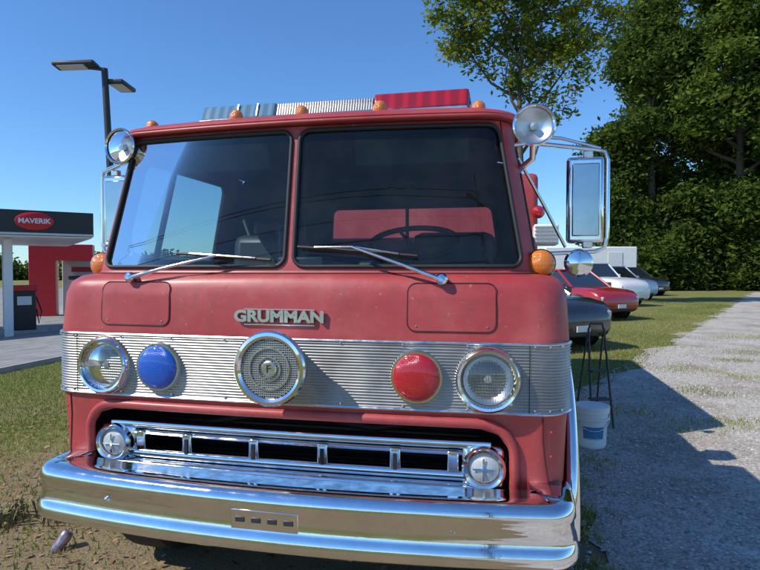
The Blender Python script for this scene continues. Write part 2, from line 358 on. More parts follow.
for sg in(-1,1):
    grid('lower_fender',lambda a,z:cabS(sg*a,z),[.93+.016*i for i in range(15)],[.56+.0425*i for i in range(11)],RED,T)
    V=[];F=[];n=24;ac=(.80,.50);ar=.60
    for i in range(n+1):
        a=math.pi*i/n; y_=ac[0]-ar*math.cos(a); z_=ac[1]+ar*math.sin(a); top=1.28
        V+=[(sg*1.08,max(y_,.16),z_),(sg*1.083,max(.16,ac[0]-(ar+.3)*math.cos(a)) if i else .16,top)]
        if i:k=2*i;F.append((k-2,k-1,k+1,k))
    mesh('cab_side',V,F,RED,T); mesh('cab_side_front',[(sg*1.08,.14,.56),(sg*1.08,.20,.56),(sg*1.08,.20,1.28),(sg*1.08,.14,1.28)],[(0,1,2,3)],RED,T)
    arc=[(sg*1.11,ac[0]-ar*math.cos(math.pi*i/30),ac[1]-.02+ar*math.sin(math.pi*i/30)*1.12) for i in range(31)]
    tube('wheel_arch_trim',arc,.03,CHROME,T,seg=12)
    grid('fender_flare',lambda k,q:Vector((sg*(1.06+.05*q),ac[0]-(ar+.04*(1-q))*math.cos(k),ac[1]-.02+(ar+.04*(1-q))*1.12*math.sin(k))),[math.pi*i/24 for i in range(25)],[0,.5,1],RED,T)
    tube('fender_seam',[cabS(sg*s_,z_,.001) for s_,z_ in((.985,.985),(.985,.90),(.995,.82),(1.01,.74),(1.03,.60))],.003,SEAM_AND_SHADOW,T,seg=6)
    for z_ in(.93,.84,.74): lathe('fender_screw',[(.006,0),(.004,.003),(0,.003)],cabS(sg*1.02,z_,.001),(sg*.5,-1,0),RED,T,8)
grid('cab_front_lower_skin',cabP,US,[.985,1.0,1.25,1.27],RED,T)
grid('cab_hood_skin',cabP,US,[1.27,1.33,1.38,1.42,1.445,1.47,1.483,1.495,1.50,1.505,1.515,1.52],RED,T,ang=60)
tube('belt_shadow_line',[cabP(u,1.507,.001) for u in US[4:-4]],.004,SEAM_AND_SHADOW,T,seg=6)  # dark strip standing in for the shadow line below the windshield, not a joint
Z0,Z1=1.004,1.250
ZB=[Z0+(Z1-Z0)*i/132 for i in range(133)]
grid('ribbed_band',lambda u,z:cabP(u,z,.006+.0026*math.sin((z-Z0)/(Z1-Z0)*2*math.pi*22)),[-1.9+.1*i for i in range(10)]+[-1+.1*i for i in range(1,20)]+[1+.1*i for i in range(10)],ZB,ALU,T,ang=80)
for z in(1.0,1.252): tube('band_trim',[cabP(-1.9+.1*i,z,.007) for i in range(39)],.0055,STEEL,T,seg=6)
for u in(-.98,.98): tube('band_joint',[cabP(u,z,.0095) for z in(1.003,1.12,1.25)],.0015,RUB,T,seg=6)
for u in[-1.5+.25*i for i in range(13)]:
    for z in(1.013,1.243): lathe('band_rivet',[(.005,0),(.004,.003),(0,.004)],cabP(u,z,.008),(0,-1,0),STEEL,T,8)
ZW0,ZW1=1.52,2.119
LREF=.885; BOT,TOP=1.532,2.098
def wsM(sg):
    def f(s,z,off=0):
        w=np.interp(z,ZK,WK); r=np.interp(z,ZK,RK); fw=w-r; k=(fw+.5*math.pi/2*r)/LREF; a=abs(s)*k
        u=a/fw if a<=fw else 1+(a-fw)/(r*math.pi/2)
        return cabP(sg*u,z,off)
    return f
for sg in(-1,1):
    M=wsM(sg); inn=(.016,LREF-(.045 if sg<0 else .012),BOT,TOP)
    hole_panel('windshield_frame',M,(0,LREF,ZW0,ZW1),inn,.045,RED,T,3)
    fill_panel('windshield_pane',lambda s,z:M(s,z,-.006),(inn[0]-.004,inn[1]+.004,inn[2]-.004,inn[3]+.004),.045,WIND,T)
    tube('windshield_gasket',rr_path(lambda s,z:M(s,z,.002),(inn[0]+.002,inn[1]-.002,inn[2]+.002,inn[3]-.002),.045),.0085,RUB,T,True,8)
    grid('a_pillar',lambda a,z:cabP(sg*a,z),[1.5,1.6,1.7,1.8,1.9,2.0],[ZW0+(ZW1-ZW0)*i/6 for i in range(7)],RED,T)
    Ms=lambda t,z:cabP(sg*(2+t/1.2),z)
    hole_panel('door_upper',Ms,(0,1.2,ZW0,ZW1),(.08,.95,1.57,2.05),.06,RED,T,2)
    fill_panel('door_glass',lambda t,z:cabP(sg*(2+t/1.2),z,-.01),(.08,.95,1.57,2.05),.06,SIDEG,T,3)
    tube('door_gasket',rr_path(lambda t,z:cabP(sg*(2+t/1.2),z,.002),(.08,.95,1.57,2.05),.06),.012,RUB,T,True,6)
    tube('vent_window_post',[cabP(sg*2.28,1.57,-.005),cabP(sg*2.28,2.05,-.005)],.016,RUB,T,seg=6)
grid('roof_shell',cabP,US,[2.118,2.124,2.130,2.137,2.144,2.152,2.162,2.173,2.181,2.188,2.194,2.197],RED,T,ang=60)
ring=[cabP(u,2.197) for u in US]; mesh('roof_top',ring+[Vector((0,1.0,2.210))],[(i,i+1,len(ring)) for i in range(len(ring)-1)]+[(len(ring)-1,0,len(ring))],RED,T,ang=60)
tube('roof_drip_rail',[cabP(u,2.125,.003) for u in US[3:-3]],.008,RED,T,seg=8)
tube('roof_seam',[cabP(u,2.117,.004) for u in US[3:-3]],.004,SEAM_AND_SHADOW,T,seg=6)
fb=lambda a,z:Vector((a*np.interp(z,ZK,WK),YB,z))
hole_panel('cab_back_wall',fb,(-1,1,1.2,2.19),(-.27,.86,1.60,1.92),.05,LINER,T,2)
tube('rear_window_gasket',rr_path(lambda a,z:fb(a,z)-Vector((0,.01,0)),(-.27,.86,1.60,1.92),.05),.014,RUB,T,True,6)
tube('rear_window_post',[(.25,YB-.01,1.6),(.25,YB-.01,1.92)],.012,RUB,T,seg=6)
box('cab_back_lower',(0,YB,.9),(2.1,.02,.65),RED,T)
box('headliner',(0,.86,2.108),(1.62,1.15,.02),LINER,T)
box('cab_floor',(0,.85,1.02),(2.0,1.2,.04),PLAS,T)
bevel(box('dashboard',(0,.36,1.40),(1.78,.36,.20),PLAS,T),.04,3)
bevel(box('instrument_binnacle',(.42,.42,1.525),(.42,.16,.07),PLAS,T),.025,3)
box('radio_console',(-.05,.42,1.53),(.22,.16,.10),PLAS,T,.01)
box('clipboard',(-.35,.30,1.507),(.24,.18,.008),LINER,T,rot=(0,0,.3))
box('engine_cover',(0,1.05,1.26),(.66,.8,.44),mat('engine_cover_red',(.30,.03,.03),.5),T,.06)
for x in(-.56,.56):
    box('seat_base',(x,.95,1.30),(.5,.5,.14),SEAT,T,.05); o=box('seat_back',(x,1.22,1.53),(.48,.14,.42),SEAT,T,.06); o.rotation_euler=(R(-8),0,0)
box('headrest',(-.56,1.27,1.78),(.26,.1,.12),SEAT,T,.04)
tube('seat_belt_strap',[(-.86,1.40,1.95),(-.70,1.25,1.7),(-.45,1.1,1.45)],.012,PLAS,T,seg=6)
box('air_pack_bracket',(-.36,1.05,1.62),(.13,.14,.30),PLAS,T,.03); lathe('air_bottle',[(0,-.2),(.05,-.18),(.055,0),(.055,.16),(.03,.2),(0,.21)],(-.36,1.14,1.66),(0,0,1),SEAT,T,20)
box('sun_visor',(-.45,.36,2.04),(.5,.02,.13),LINER,T,.008,rot=(R(25),0,0)); box('sun_visor',(.45,.36,2.04),(.5,.02,.13),LINER,T,.008,rot=(R(25),0,0))
sw=[];c0=Vector((.42,.66,1.655)); nn=Vector((0,-.42,1)).normalized(); a1=Vector((1,0,0)); a2=nn.cross(a1)
for i in range(40):
    t=2*math.pi*i/40; sw.append(c0+(a1*math.cos(t)+a2*math.sin(t))*.215)
tube('steering_wheel',sw,.014,RUB,T,True,10)
for t in(R(0),R(120),R(240)): tube('steering_spoke',[c0-nn*.03,c0+(a1*math.cos(t)+a2*math.sin(t))*.21],.009,RUB,T,seg=6)
tube('steering_column',[c0-nn*.03,c0-nn*.4],.03,PLAS,T)
# grille
box('grille_back',(0,.36,.78),(1.9,.02,.5),DARK,T); box('grille_floor',(0,.2,.585),(1.8,.34,.02),DARK,T); box('grille_ceiling',(0,.2,.985),(1.8,.3,.02),DARK,T)
for sg in(-1,1): box('grille_cheek',(sg*.90,.2,.78),(.02,.28,.42),DARK,T)
tube('radiator_hose',[(-.5,.3,.82),(-.1,.27,.9),(.3,.3,.84),(.6,.28,.9)],.02,RUB,T)
for i in range(9): box('radiator_slat',(0,.33,.66+i*.032),(1.5,.01,.008),PLAS,T)
rp=[]
for k in range(14): rp.append(cabS(.885,.56+.27*k/13,.004))
for k in range(1,10): a=R(k*9); rp.append(cabS(.885-.12+.12*math.cos(a),.838+.12*math.sin(a),.004))
for k in range(1,40): rp.append(cabS(.765-1.53*k/40,.958,.004))
for k in range(0,10): a=R(90+k*9); rp.append(cabS(-.765+.12*math.cos(a),.838+.12*math.sin(a),.004))
for k in range(13,-1,-1): rp.append(cabS(-.885,.56+.27*k/13,.004))
tube('grille_rim',rp,.019,RED,T,seg=12)
def yb(x): return .03*(x/.95)**2
def bar(name,x0,x1,z,h,d,yo,m):
    n=24;V=[];F=[]
    for i in range(n+1):
        x=x0+(x1-x0)*i/n; y=yb(x)+yo
        prof=[(y+d,z-h/2),(y+.006,z-h/2),(y,z-h/2+.006),(y-.004,z),(y,z+h/2-.006),(y+.006,z+h/2),(y+d,z+h/2)]
        V+=[(x,a,b) for a,b in prof]
        if i:
            k=(i-1)*7
            for q in range(6):F.append((k+q,k+7+q,k+8+q,k+q+1))
    return mesh(name,V,F,m,T,ang=50)
bar('grille_bar',-.80,.80,.866,.034,.05,.030,CHROME)
bar('grille_bar',-.72,.72,.828,.022,.04,.042,CHROME)
bar('grille_bar',-.80,.80,.745,.036,.05,.028,CHROME)
bar('grille_bar',-.78,.78,.70,.046,.06,-.010,CHROME)
bar('grille_bar',-.78,.78,.655,.034,.05,-.02,STEEL)
for x in(-.66,-.44,-.14,.15,.44,.66): box('grille_upright',(x,yb(x)+.052,.788),(.042,.04,.10),CHROME,T,.005)
for x in(-.44,-.14,.15,.44): box('grille_upright_slot',(x,yb(x)+.030,.788),(.014,.006,.06),DARK,T)
for sg in(-1,1):
    x=sg*.775; y=.015; z=.788
    box('grille_end_housing',(x,y+.055,z),(.17,.05,.17),CHROME,T,.03)
    lathe('marker_lamp_ring',[(.080,-.01),(.080,.025),(.072,.034),(.062,.03),(.057,.015)],(x,y+.03,z),(0,-1,0),CHROME,T)
    lathe('marker_lamp_lens',[(.057,.012),(.045,.022),(.02,.028),(0,.03)],(x,y+.03,z),(0,-1,0),CLEAR,T)
    box('lens_cross',(x,y-.002,z),(.08,.003,.006),CHROME,T); box('lens_cross',(x,y-.0025,z),(.006,.003,.08),CHROME,T)
prof=[(-.13,.742),(-.02,.742),(.0,.738),(.012,.728),(.018,.71),(.020,.69),(.014,.682),(.014,.61),(.020,.60),(.028,.585),(.032,.565),(.028,.548),(.014,.536),(-.03,.534)]
path=[]
for i in range(41):
    x=-1+2*i/40; path.append((x*.955,-.235+.075*x*x))
pe=path[-1]
for k in range(1,9):
    a=R(k*11); path.append((pe[0]+.07*math.sin(a),pe[1]+.02*k/8+.07*(1-math.cos(a))))
pe=path[-1]; path.append((pe[0]+.005,pe[1]+.08)); path.append((pe[0]+.006,pe[1]+.16))
left=[(-x,y) for x,y in path[41:]][::-1]; path=[(x+.04,y) for x,y in left+path]
V=[];F=[];m_=len(prof)
for i,(x,y) in enumerate(path):
    a=path[max(0,i-1)];b=path[min(len(path)-1,i+1)]; tx,ty=b[0]-a[0],b[1]-a[1]; l=math.hypot(tx,ty); nx,ny=ty/l,-tx/l
    for (o_,z) in prof: V.append((x+nx*o_,y+ny*o_,z))
    if i:
        for q in range(m_-1): F.append(((i-1)*m_+q,i*m_+q,i*m_+q+1,(i-1)*m_+q+1))
b=mesh('front_bumper',V,F,CHROME,T,ang=60)
sm=b.modifiers.new('thick','SOLIDIFY'); sm.thickness=.004
box('plate_bracket',(.03,-.2505,.645),(.25,.006,.07),CHROME,T,.003)
for i in range(4): box('plate_slot',(-.06+i*.06,-.2545,.645),(.036,.004,.018),PLAS,T,.002)
for x in(-.62,.68): lathe('bumper_bolt',[(.014,0),(.014,.006),(.008,.012),(0,.013)],(x,-.226-.014+.07*x*x,.65),(0,-1,0),CHROME,T,12)
REFL=mat('reflector',(.88,.89,.90),.34,1)
for sg in(-1,1):
    x=sg*.79; zc=1.122; y=cabS(x,zc).y
    lathe('headlight_bezel',[(.120,0),(.122,.014),(.117,.034),(.108,.046),(.099,.044),(.091,.030),(.088,.012)],(x,y,zc),(0,-1,0),CHROME,T,64)
    lathe('headlight_reflector',[(.089,.022),(.075,.006),(.05,-.012),(.02,-.026),(0,-.028)],(x,y-.004,zc),(0,-1,0),REFL,T)
    lathe('headlight_bulb',[(.0,.012),(.014,.010),(.018,0),(.014,-.02)],(x,y,zc),(0,-1,0),CLEAR,T,16)
    lathe('headlight_glass',[(.089,.024),(.07,.034),(.045,.040),(.02,.043),(0,.044)],(x,y,zc),(0,-1,0),LGL,T)
    for k in range(-9,10): 
        h=math.sqrt(max(0,.082**2-(k*.0088)**2)); tube('lens_flute',[(x+k*.0088,y-.034,zc-h),(x+k*.0088,y-.042,zc),(x+k*.0088,y-.034,zc+h)],.0013,LGL,T,seg=5)
    for a in(45,135,225,315): lathe('bezel_screw',[(.007,0),(.006,.004),(0,.005)],(x+.113*math.cos(R(a)),y-.038,zc+.113*math.sin(R(a))),(0,-1,0),STEEL,T,10)
    x2=sg*.53; y2=cabS(x2,1.125).y
    lathe('warning_lamp_ring',[(.099,0),(.099,.02),(.095,.03),(.088,.03)],(x2,y2,1.125),(0,-1,0),CHROME,T)
    lathe('warning_lamp_lens',[(.090,.02),(.089,.030),(.080,.040),(.060,.048),(.03,.053),(0,.054)],(x2,y2,1.125),(0,-1,0),REDL if sg>0 else BLUEL,T,ang=60)
sx,sz=.005,1.158; y=-.0
lathe('siren_speaker_body',[(.09,0),(.105,.05),(.117,.09),(.134,.115),(.140,.128),(.140,.142),(.134,.150),(.122,.152),(.112,.146),(.106,.130)],(sx,y,sz),(0,-1,0),CHROME,T,64)
lathe('siren_speaker_back',[(.110,.122),(0,.122)],(sx,y,sz),(0,-1,0),mat('siren_cone',(.05,.05,.05),.6),T)
for k in range(-13,14):
    d=k*.0082; h=math.sqrt(max(1e-6,.108**2-d*d))
    box('siren_grid_bar',(sx+d,y-.136,sz),(.0036,.003,2*h),MESH_M,T); box('siren_grid_bar',(sx,y-.1385,sz+d),(2*h,.003,.0036),MESH_M,T)
for rr in(.040,.074): lathe('siren_ring',[(rr,.136),(rr,.145),(rr+.006,.145),(rr+.006,.136)],(sx,y,sz),(0,-1,0),STEEL,T)
lathe('siren_emblem',[(.030,.138),(.030,.146),(.026,.149),(0,.149)],(sx,y,sz),(0,-1,0),STEEL,T)
text('siren_emblem_mark','F',.042,RUB,T,(sx,y-.1505,sz),ext=.001)
for sg in(-1,1):
    inn=(.495,.815,1.295,1.468)
    fill_panel('access_panel',lambda s,z:cabS(sg*s,z,.004),inn,.03,RED,T)
    tube('access_panel_seam',rr_path(lambda s,z:cabS(sg*s,z,.0015),(inn[0]-.003,inn[1]+.003,inn[2]-.003,inn[3]+.003),.033),.0026,SEAM_AND_SHADOW,T,True,6)
    for s_ in(.525,.785):
        p=cabS(sg*s_,1.312,.005); lathe('panel_screw',[(.004,0),(.003,.002),(0,.002)],p,(0,-1,0),STEEL,T,8)
text('hood_lettering','GRUMMAN',.060,LETTER,T,(-.010,-.010,1.338),ext=.006,sx=1.22,bold=.0028)
box('lettering_underline',(-.010,-.008,1.307),(.29,.008,.004),LETTER,T); box('lettering_overline',(-.010,-.006,1.367),(.29,.008,.004),LETTER,T)
def wiper(p0,p1,b0,b1):
    def W(x,z,o): 
        q=cabP(x/.83,z,o); q.x=x; return q
    a=W(p0[0],p0[1],.03); b_=W(p1[0],p1[1],.045)
    lathe('wiper_pivot',[(.022,-.02),(.022,.015),(.014,.026),(0,.028)],a,(0,-1,.3),CHROME,T,20)
    tube('wiper_arm',[a+Vector((0,-.015,0)),a.lerp(b_,.4)+Vector((0,-.015,.003)),b_],[.010,.007,.005],CHROME,T,seg=8)
    c=W(b0[0],b0[1],.02); d=W(b1[0],b1[1],.02)
    tube('wiper_blade',[c,c.lerp(d,.5)+Vector((0,-.004,.002)),d],.007,RUB,T,seg=6)
    tube('wiper_bridge',[c.lerp(d,.15)+Vector((0,-.008,.004)),b_,c.lerp(d,.85)+Vector((0,-.008,.004))],.004,STEEL,T,seg=6)
wiper((-.68,1.488),(-.30,1.580),(-.50,1.59),(-.07,1.56)); wiper((.62,1.484),(.27,1.61),(.04,1.612),(.52,1.573))
SPR=mat('spot_refl',(.85,.86,.88),.38,1); MB=mat('mirror_back',(.45,.47,.5),.12,1)
for sg in(-1,1):
    x=.985 if sg>0 else -.965; o=(x,.22,1.545)
    lathe('turn_signal_housing',[(.0,-.05),(.03,-.045),(.052,-.01),(.058,.0),(.056,.008)],o,(0,-1,0),CHROME,T)
    lathe('turn_signal_lens',[(.054,.004),(.051,.02),(.036,.034),(.015,.04),(0,.041)],o,(0,-1,0),AMB,T,ang=60)
    tube('turn_signal_stalk',[(x,.23,1.52),(x,.23,1.47)],.012,CHROME,T)
    xs_=.955 if sg>0 else -.85; o=(xs_,.20,2.078)
    lathe('spotlight_shell',[(0,-.10),(.03,-.095),(.06,-.06),(.074,-.02),(.080,.0),(.082,.008),(.076,.014),(.070,.008)],o,(sg*.1,-1,0),CHROME,T)
    lathe('spotlight_lens',[(.07,.004),(.05,.012),(.02,.017),(0,.018)],o,(sg*.1,-1,0),LGL,T)
    lathe('spotlight_reflector',[(.07,.002),(.055,-.012),(.03,-.022),(0,-.026)],o,(sg*.1,-1,0),SPR,T)
    lathe('spotlight_bulb',[(.014,-.02),(.014,.002),(0,.006)],o,(sg*.1,-1,0),CLEAR,T,16)
    tube('spotlight_bracket',[(xs_,.26,2.03),(xs_,.30,1.97),(sg*.90,.34,1.93)],.013,CHROME,T)
    X=1.185 if sg>0 else -1.09; Ym=.50
    box('mirror_shell',(X,Ym,1.82),(.155,.035,.37),CHROME,T,.016)
    box('mirror_back_plate',(X,Ym-.020,1.82),(.112,.012,.31),MB,T,.005)
    lathe('convex_mirror',[(0,-.03),(.03,-.025),(.055,-.005),(.06,.005),(.05,.018),(.02,.026),(0,.028)],(X-sg*.03,Ym-.04,1.550),(0,-1,0),CHROME,T)
    x1=X+sg*.092
    lp=[(sg*.88,.36,2.04),(sg*.95,.40,2.055),(x1-sg*.05,Ym,2.035),(x1-sg*.012,Ym,2.025),(x1,Ym,1.99),(x1,Ym,1.66),(x1-sg*.012,Ym,1.615),(x1-sg*.05,Ym,1.60),(sg*1.03,.42,1.59),(sg*.965,.36,1.59)]
    tube('mirror_loop_arm',lp,.009,CHROME,T,seg=10)
    tube('mirror_brace',[(sg*.90,.38,1.99),(sg*1.01,.45,1.80),(X-sg*.08,Ym,1.62)],.007,CHROME,T,seg=8)
    tube('mirror_brace',[(sg*.90,.36,2.08),(X-sg*.1,Ym,2.09),(x1-sg*.03,Ym,2.04)],.007,CHROME,T,seg=8)
    for z in(1.995,1.61): box('mirror_clamp',(X+sg*.01,Ym,z+.02),(.04,.03,.03),STEEL,T,.004)
for x in(-.74,-.30,.0,.34,.74):
    yy=.235 if abs(x)<.5 else .28; zz=2.181 if abs(x)<.5 else 2.170
    lathe('roof_marker_lamp',[(.03,-.01),(.03,.006),(.026,.024),(.014,.036),(0,.040)],(x,yy,zz),(0,-.35,1),AMB,T,24,60)
def wedge(name,x0,x1,y0,y1,z0,z1,m,ins=.03):
    v=[(x0,y0,z0),(x1,y0,z0),(x1,y1,z0),(x0,y1,z0),(x0,y0+ins,z1),(x1,y0+ins,z1),(x1,y1-ins,z1),(x0,y1-ins,z1)]
    return bevel(mesh(name,v,[(0,3,2,1),(4,5,6,7),(0,1,5,4),(1,2,6,5),(2,3,7,6),(3,0,4,7)],m,T),.010,3)
dz=-.028
box('lightbar_base',(0.04,.60,2.262+dz),(1.29,.30,.022),STEEL,T,.004)
wedge('lightbar_blue_lens',-.60,-.22,.46,.74,2.274+dz,2.348+dz,BLUECL)
wedge('lightbar_speaker',-.218,.258,.47,.73,2.274+dz,2.346+dz,STEEL)
for i in range(38): box('speaker_louver',(-.208+i*.0124,.480,2.308+dz),(.005,.010,.062),ALU,T,rot=(R(-20),0,0))
wedge('lightbar_red_lens',.26,.69,.455,.745,2.274+dz,2.356+dz,BARRED)
for x in(-.41,-.31): box('lens_divider',(x,.474,2.312+dz),(.007,.012,.07),STEEL,T,rot=(R(-20),0,0))
for x in(-.5,.5): box('lightbar_foot',(x,.6,2.220),(.06,.2,.03),CHROME,T)
for sg in(-1,1):
    for yw in(.80,5.2):
        lathe('tyre',[(.26,-.13),(.44,-.13),(.485,-.10),(.49,0),(.485,.10),(.44,.13),(.26,.13)],(sg*.93,yw,.49),(1,0,0),TYRE,T)
        lathe('wheel_rim',[(.27,.12),(.25,.06),(.15,.03),(.12,.10),(0,.11)],(sg*.93,yw,.49),(sg,0,0),STEEL,T)
for x in(-.4,.4): box('chassis_rail',(x,3.6,.68),(.09,6.0,.2),DARK,T)
box('front_axle',(0,.8,.48),(1.7,.12,.12),DARK,T); box('engine_block',(0,1.0,.85),(.7,1.0,.6),DARK,T,.05)
box('pump_body',(0,2.15,1.16),(2.1,.9,1.16),RED,T,.03)
box('hose_body',(0,4.75,1.44),(2.24,4.2,1.72),RED,T,.04)
box('hose_body_rail',(1.0,4.75,2.33),(.05,4.0,.05),CHROME,T); box('hose_body_rail',(-1.0,4.75,2.33),(.05,4.0,.05),CHROME,T)
for i in range(3):
    for sg in(-1,1): box('locker_door',(sg*1.125,3.3+i*1.3,1.2),(.02,1.1,.9),STEEL,T,.01)
lathe('side_warning_lamp',[(.05,0),(.05,.03),(.03,.06),(0,.065)],(1.12,2.62,1.98),(0,-1,0),REDL,T)
box('louvered_vent',(1.13,2.0,1.76),(.16,.2,.14),WHITE,T,.01)
for i in range(5): box('vent_louver',(1.13,1.895,1.71+i*.025),(.15,.012,.008),STEEL,T)
# ================================================================ other objects
CGL=mat('car_glass',(.02,.025,.03),.05,coat=1,var=.02)
def car(name,loc,hd,paint,L=4.6,W=1.82,H=1.42,belt=.95,hood=.92,g0=.16,g1=.75,t0=.30,t1=.58,bed=False):
    E=empty(name,(loc[0],loc[1],gz(loc[0])),hd); hw=W/2
    st=[(-1.0,.38,.62,.80*belt,.80),(-.985,.28,.72,.9*belt,.9),(-.9,.22,.8*belt,.98*belt,.97),(-.5,.2,.86*belt,belt,1),(0,.2,.86*belt,belt,1),(.35,.2,.86*belt,.99*belt,1),(.52,.2,.84*belt,hood*1.0,1),(.75,.21,.80*belt,hood*.96,.985),(.9,.24,.76*belt,hood*.90,.95),(.97,.3,.68*belt,hood*.80,.89),(1.0,.38,.58*belt,hood*.66,.80)]
    V=[];F=[];half=L/2
    for (x,zl,zb,zt,wf) in st:
        w_=hw*wf; pr=[(w_*.86,zl),(w_*.97,zl+.08),(w_,(zl+zb)/2),(w_*.985,zb),(w_*.93,zt-.03),(w_*.85,zt),(w_*.4,zt+.02),(0,zt+.025)]
        V+=[(x*half,a,b_) for a,b_ in pr]+[(x*half,-a,b_) for a,b_ in pr[-2::-1]]
    k=15
    for i in range(len(st)-1):
        for q in range(k-1): F.append((i*k+q,i*k+q+1,(i+1)*k+q+1,(i+1)*k+q))
        F.append((i*k+k-1,i*k,(i+1)*k,(i+1)*k+k-1))
    F.append(tuple(range(k-1,-1,-1))); F.append(tuple((len(st)-1)*k+q for q in range(k)))
    mesh('body',V,F,paint,E,ang=40)
    X=lambda f:(f*2-1)*half
    gb=[(X(g0),hw*.88,belt-.02),(X(g1),hw*.90,belt-.04)]; gt=[(X(t0),hw*.70,H-.04),(X(t1),hw*.72,H-.04)]
    v=[(gb[0][0],-gb[0][1],gb[0][2]),(gb[1][0],-gb[1][1],gb[1][2]),(gb[1][0],gb[1][1],gb[1][2]),(gb[0][0],gb[0][1],gb[0][2]),(gt[0][0],-gt[0][1],gt[0][2]),(gt[1][0],-gt[1][1],gt[1][2]),(gt[1][0],gt[1][1],gt[1][2]),(gt[0][0],gt[0][1],gt[0][2])]
    bevel(mesh('greenhouse_glass',v,[(0,3,2,1),(4,5,6,7),(0,1,5,4),(1,2,6,5),(2,3,7,6),(3,0,4,7)],CGL,E),.05,2)
    ro=[(gt[0][0]-.04,hw*.70),(gt[1][0]+.05,hw*.72)]
    box('roof',((ro[0][0]+ro[1][0])/2,0,H-.03),(ro[1][0]-ro[0][0],hw*1.46,.06),paint,E,.025)
    for s in(-1,1):
        for a,b_ in((0,4),(1,5)):
            p=Vector(v[a]);q=Vector(v[b_]); p.y=abs(p.y)*s;q.y=abs(q.y)*s
            tube('pillar',[p,q],.04,paint,E,seg=6)
        for f in(.42,.5) if not bed else (.5,):
            tube('b_pillar',[(X(f),s*hw*.905,belt-.03),(X(f)-.02,s*hw*.725,H-.05)],.025,RUB,E,seg=6)
        for wx in(X(.20),X(.82)):
            rw=.34*H/1.42*.98
            lathe('wheel_arch',[(rw+.06,0),(rw+.05,.012),(0,.012)],(wx,s*(hw-.008),rw),(0,s,0),RUB,E,28)
            lathe('tyre',[(rw*.6,.0),(rw*.95,0),(rw,.02),(rw,.2),(rw*.6,.2)],(wx,s*(hw+.03),rw),(0,-s,0),TYRE,E,28)
            lathe('rim',[(rw*.62,.01),(rw*.55,.03),(rw*.2,.015),(0,.0)],(wx,s*(hw+.03),rw),(0,-s,0),STEEL,E,28)
        box('headlight',(half*.955,s*hw*.70,hood*.68),(.12,hw*.32,.13),CLEAR,E,.03,rot=(0,0,-s*R(18)))
        box('tail_light',(-half*.97,s*hw*.75,belt*.78),(.08,.25,.14),REDL,E,.02)
        box('wing_mirror',(X(g1)-.25,s*(hw+.08),belt+.06),(.12,.18,.13),paint,E,.03)
        box('door_seam',(X(.5),s*(hw+.001),.6*belt),(.012,.006,.5*belt),RUB,E)
        tube('fog_lamp_trim',[(half*.96,s*hw*.5,.36),(half*.94,s*hw*.66,.36)],.035,RUB,E,seg=6)
    box('front_grille',(half*.985,0,hood*.54),(.06,hw*1.0,.17),RUB,E,.02); box('lower_intake',(half*.985,0,.34),(.05,hw*.9,.1),RUB,E,.02)
    box('number_plate',(half*1.012,0,.44),(.02,.32,.11),WHITE,E)
    if bed: box('cargo_bed',(X(.20),0,belt+.05),(L*.34,W*.94,.14),paint,E,.03)
    return E
CARRED=mat('car_red',(.36,.012,.015),.25,coat=1,var=.04); CARDK=mat('car_dark',(.018,.02,.026),.2,coat=1); CARW=mat('car_white',(.72,.72,.72),.3,coat=.8,var=.03); CARS=mat('car_silver',(.35,.36,.37),.3,.4,coat=.8)
def nose(px,py,L,hd):
    return (px-math.cos(hd)*L/2,py-math.sin(hd)*L/2)
hd=R(-52)
car('parked_car',nose(2.30,8.9,4.6,hd),hd,CARDK,H=1.5,belt=1.05,hood=1.02)
car('parked_car',nose(4.35,16.0,4.6,hd),hd,CARRED,H=1.55,belt=1.0,hood=.98)
car('parked_pickup_truck',nose(6.3,23.0,5.4,hd),hd,CARW,L=5.4,W=1.95,H=1.85,belt=1.22,hood=1.2,g0=.36,g1=.70,t0=.40,t1=.60,bed=True)
car('parked_suv',nose(8.0,28.5,4.8,hd),hd,CARW,L=4.8,W=1.9,H=1.75,belt=1.1,hood=1.1,g0=.03,g1=.74,t0=.08,t1=.58)
car('parked_suv',nose(10.0,34,4.8,hd),hd,CARDK,L=4.8,W=1.9,H=1.7,belt=1.1,hood=1.1,g0=.03,g1=.74,t0=.08,t1=.58)
TR=empty('enclosed_trailer',campos(13.3,37,0),R(12))
box('trailer_body',(0,0,1.85),(5.8,2.2,2.3),WHITE,TR,.08); box('trailer_skirt',(0,-1.11,.76),(5.8,.03,.14),STEEL,TR)
box('trailer_door',(1.5,-1.12,1.75),(.9,.03,1.8),mat('trailer_door_white',(.66,.66,.65),.4),TR,.01)
for x in(-.5,.4):
    lathe('trailer_tyre',[(.2,0),(.34,0),(.36,.03),(.36,.2)],(x,-1.13,.36),(0,1,0),TYRE,TR,24)
    lathe('trailer_rim',[(.2,0),(0,.02)],(x,-1.13,.36),(0,1,0),STEEL,TR,24)
tube('trailer_tongue',[(-2.8,0,.5),(-4.2,0,.5)],.06,DARK,TR)
B=empty('plastic_bucket',(1.60,3.05,0))
lathe('bucket_body',[(0,.0),(.11,0),(.115,.01),(.135,.30),(.145,.30),(.145,.32),(.138,.335),(.13,.335),(.12,.02),(0,.015)],(0,0,0.01),(0,0,1),WHITE,B)
lathe('bucket_rim',[(.136,.24),(.148,.245),(.148,.255),(.137,.26)],(0,0,0.01),(0,0,1),WHITE,B)
lathe('bucket_lid',[(.148,.325),(.150,.35),(.140,.355),(0,.35)],(0,0,0.01),(0,0,1),WHITE,B)
tube('bucket_handle',[(.145*math.cos(R(a)),-.145*math.sin(R(a)),.29-.12*math.sin(R(a))) for a in range(0,181,15)],.004,STEEL,B)
grid('bucket_label',lambda a,z:((.1165+.066*(z-.01))*math.cos(a),(.1165+.066*(z-.01))*math.sin(a),z),[R(-130+10*i) for i in range(9)],[.08,.2],mat('label_blue',(.06,.22,.42),.5),B)
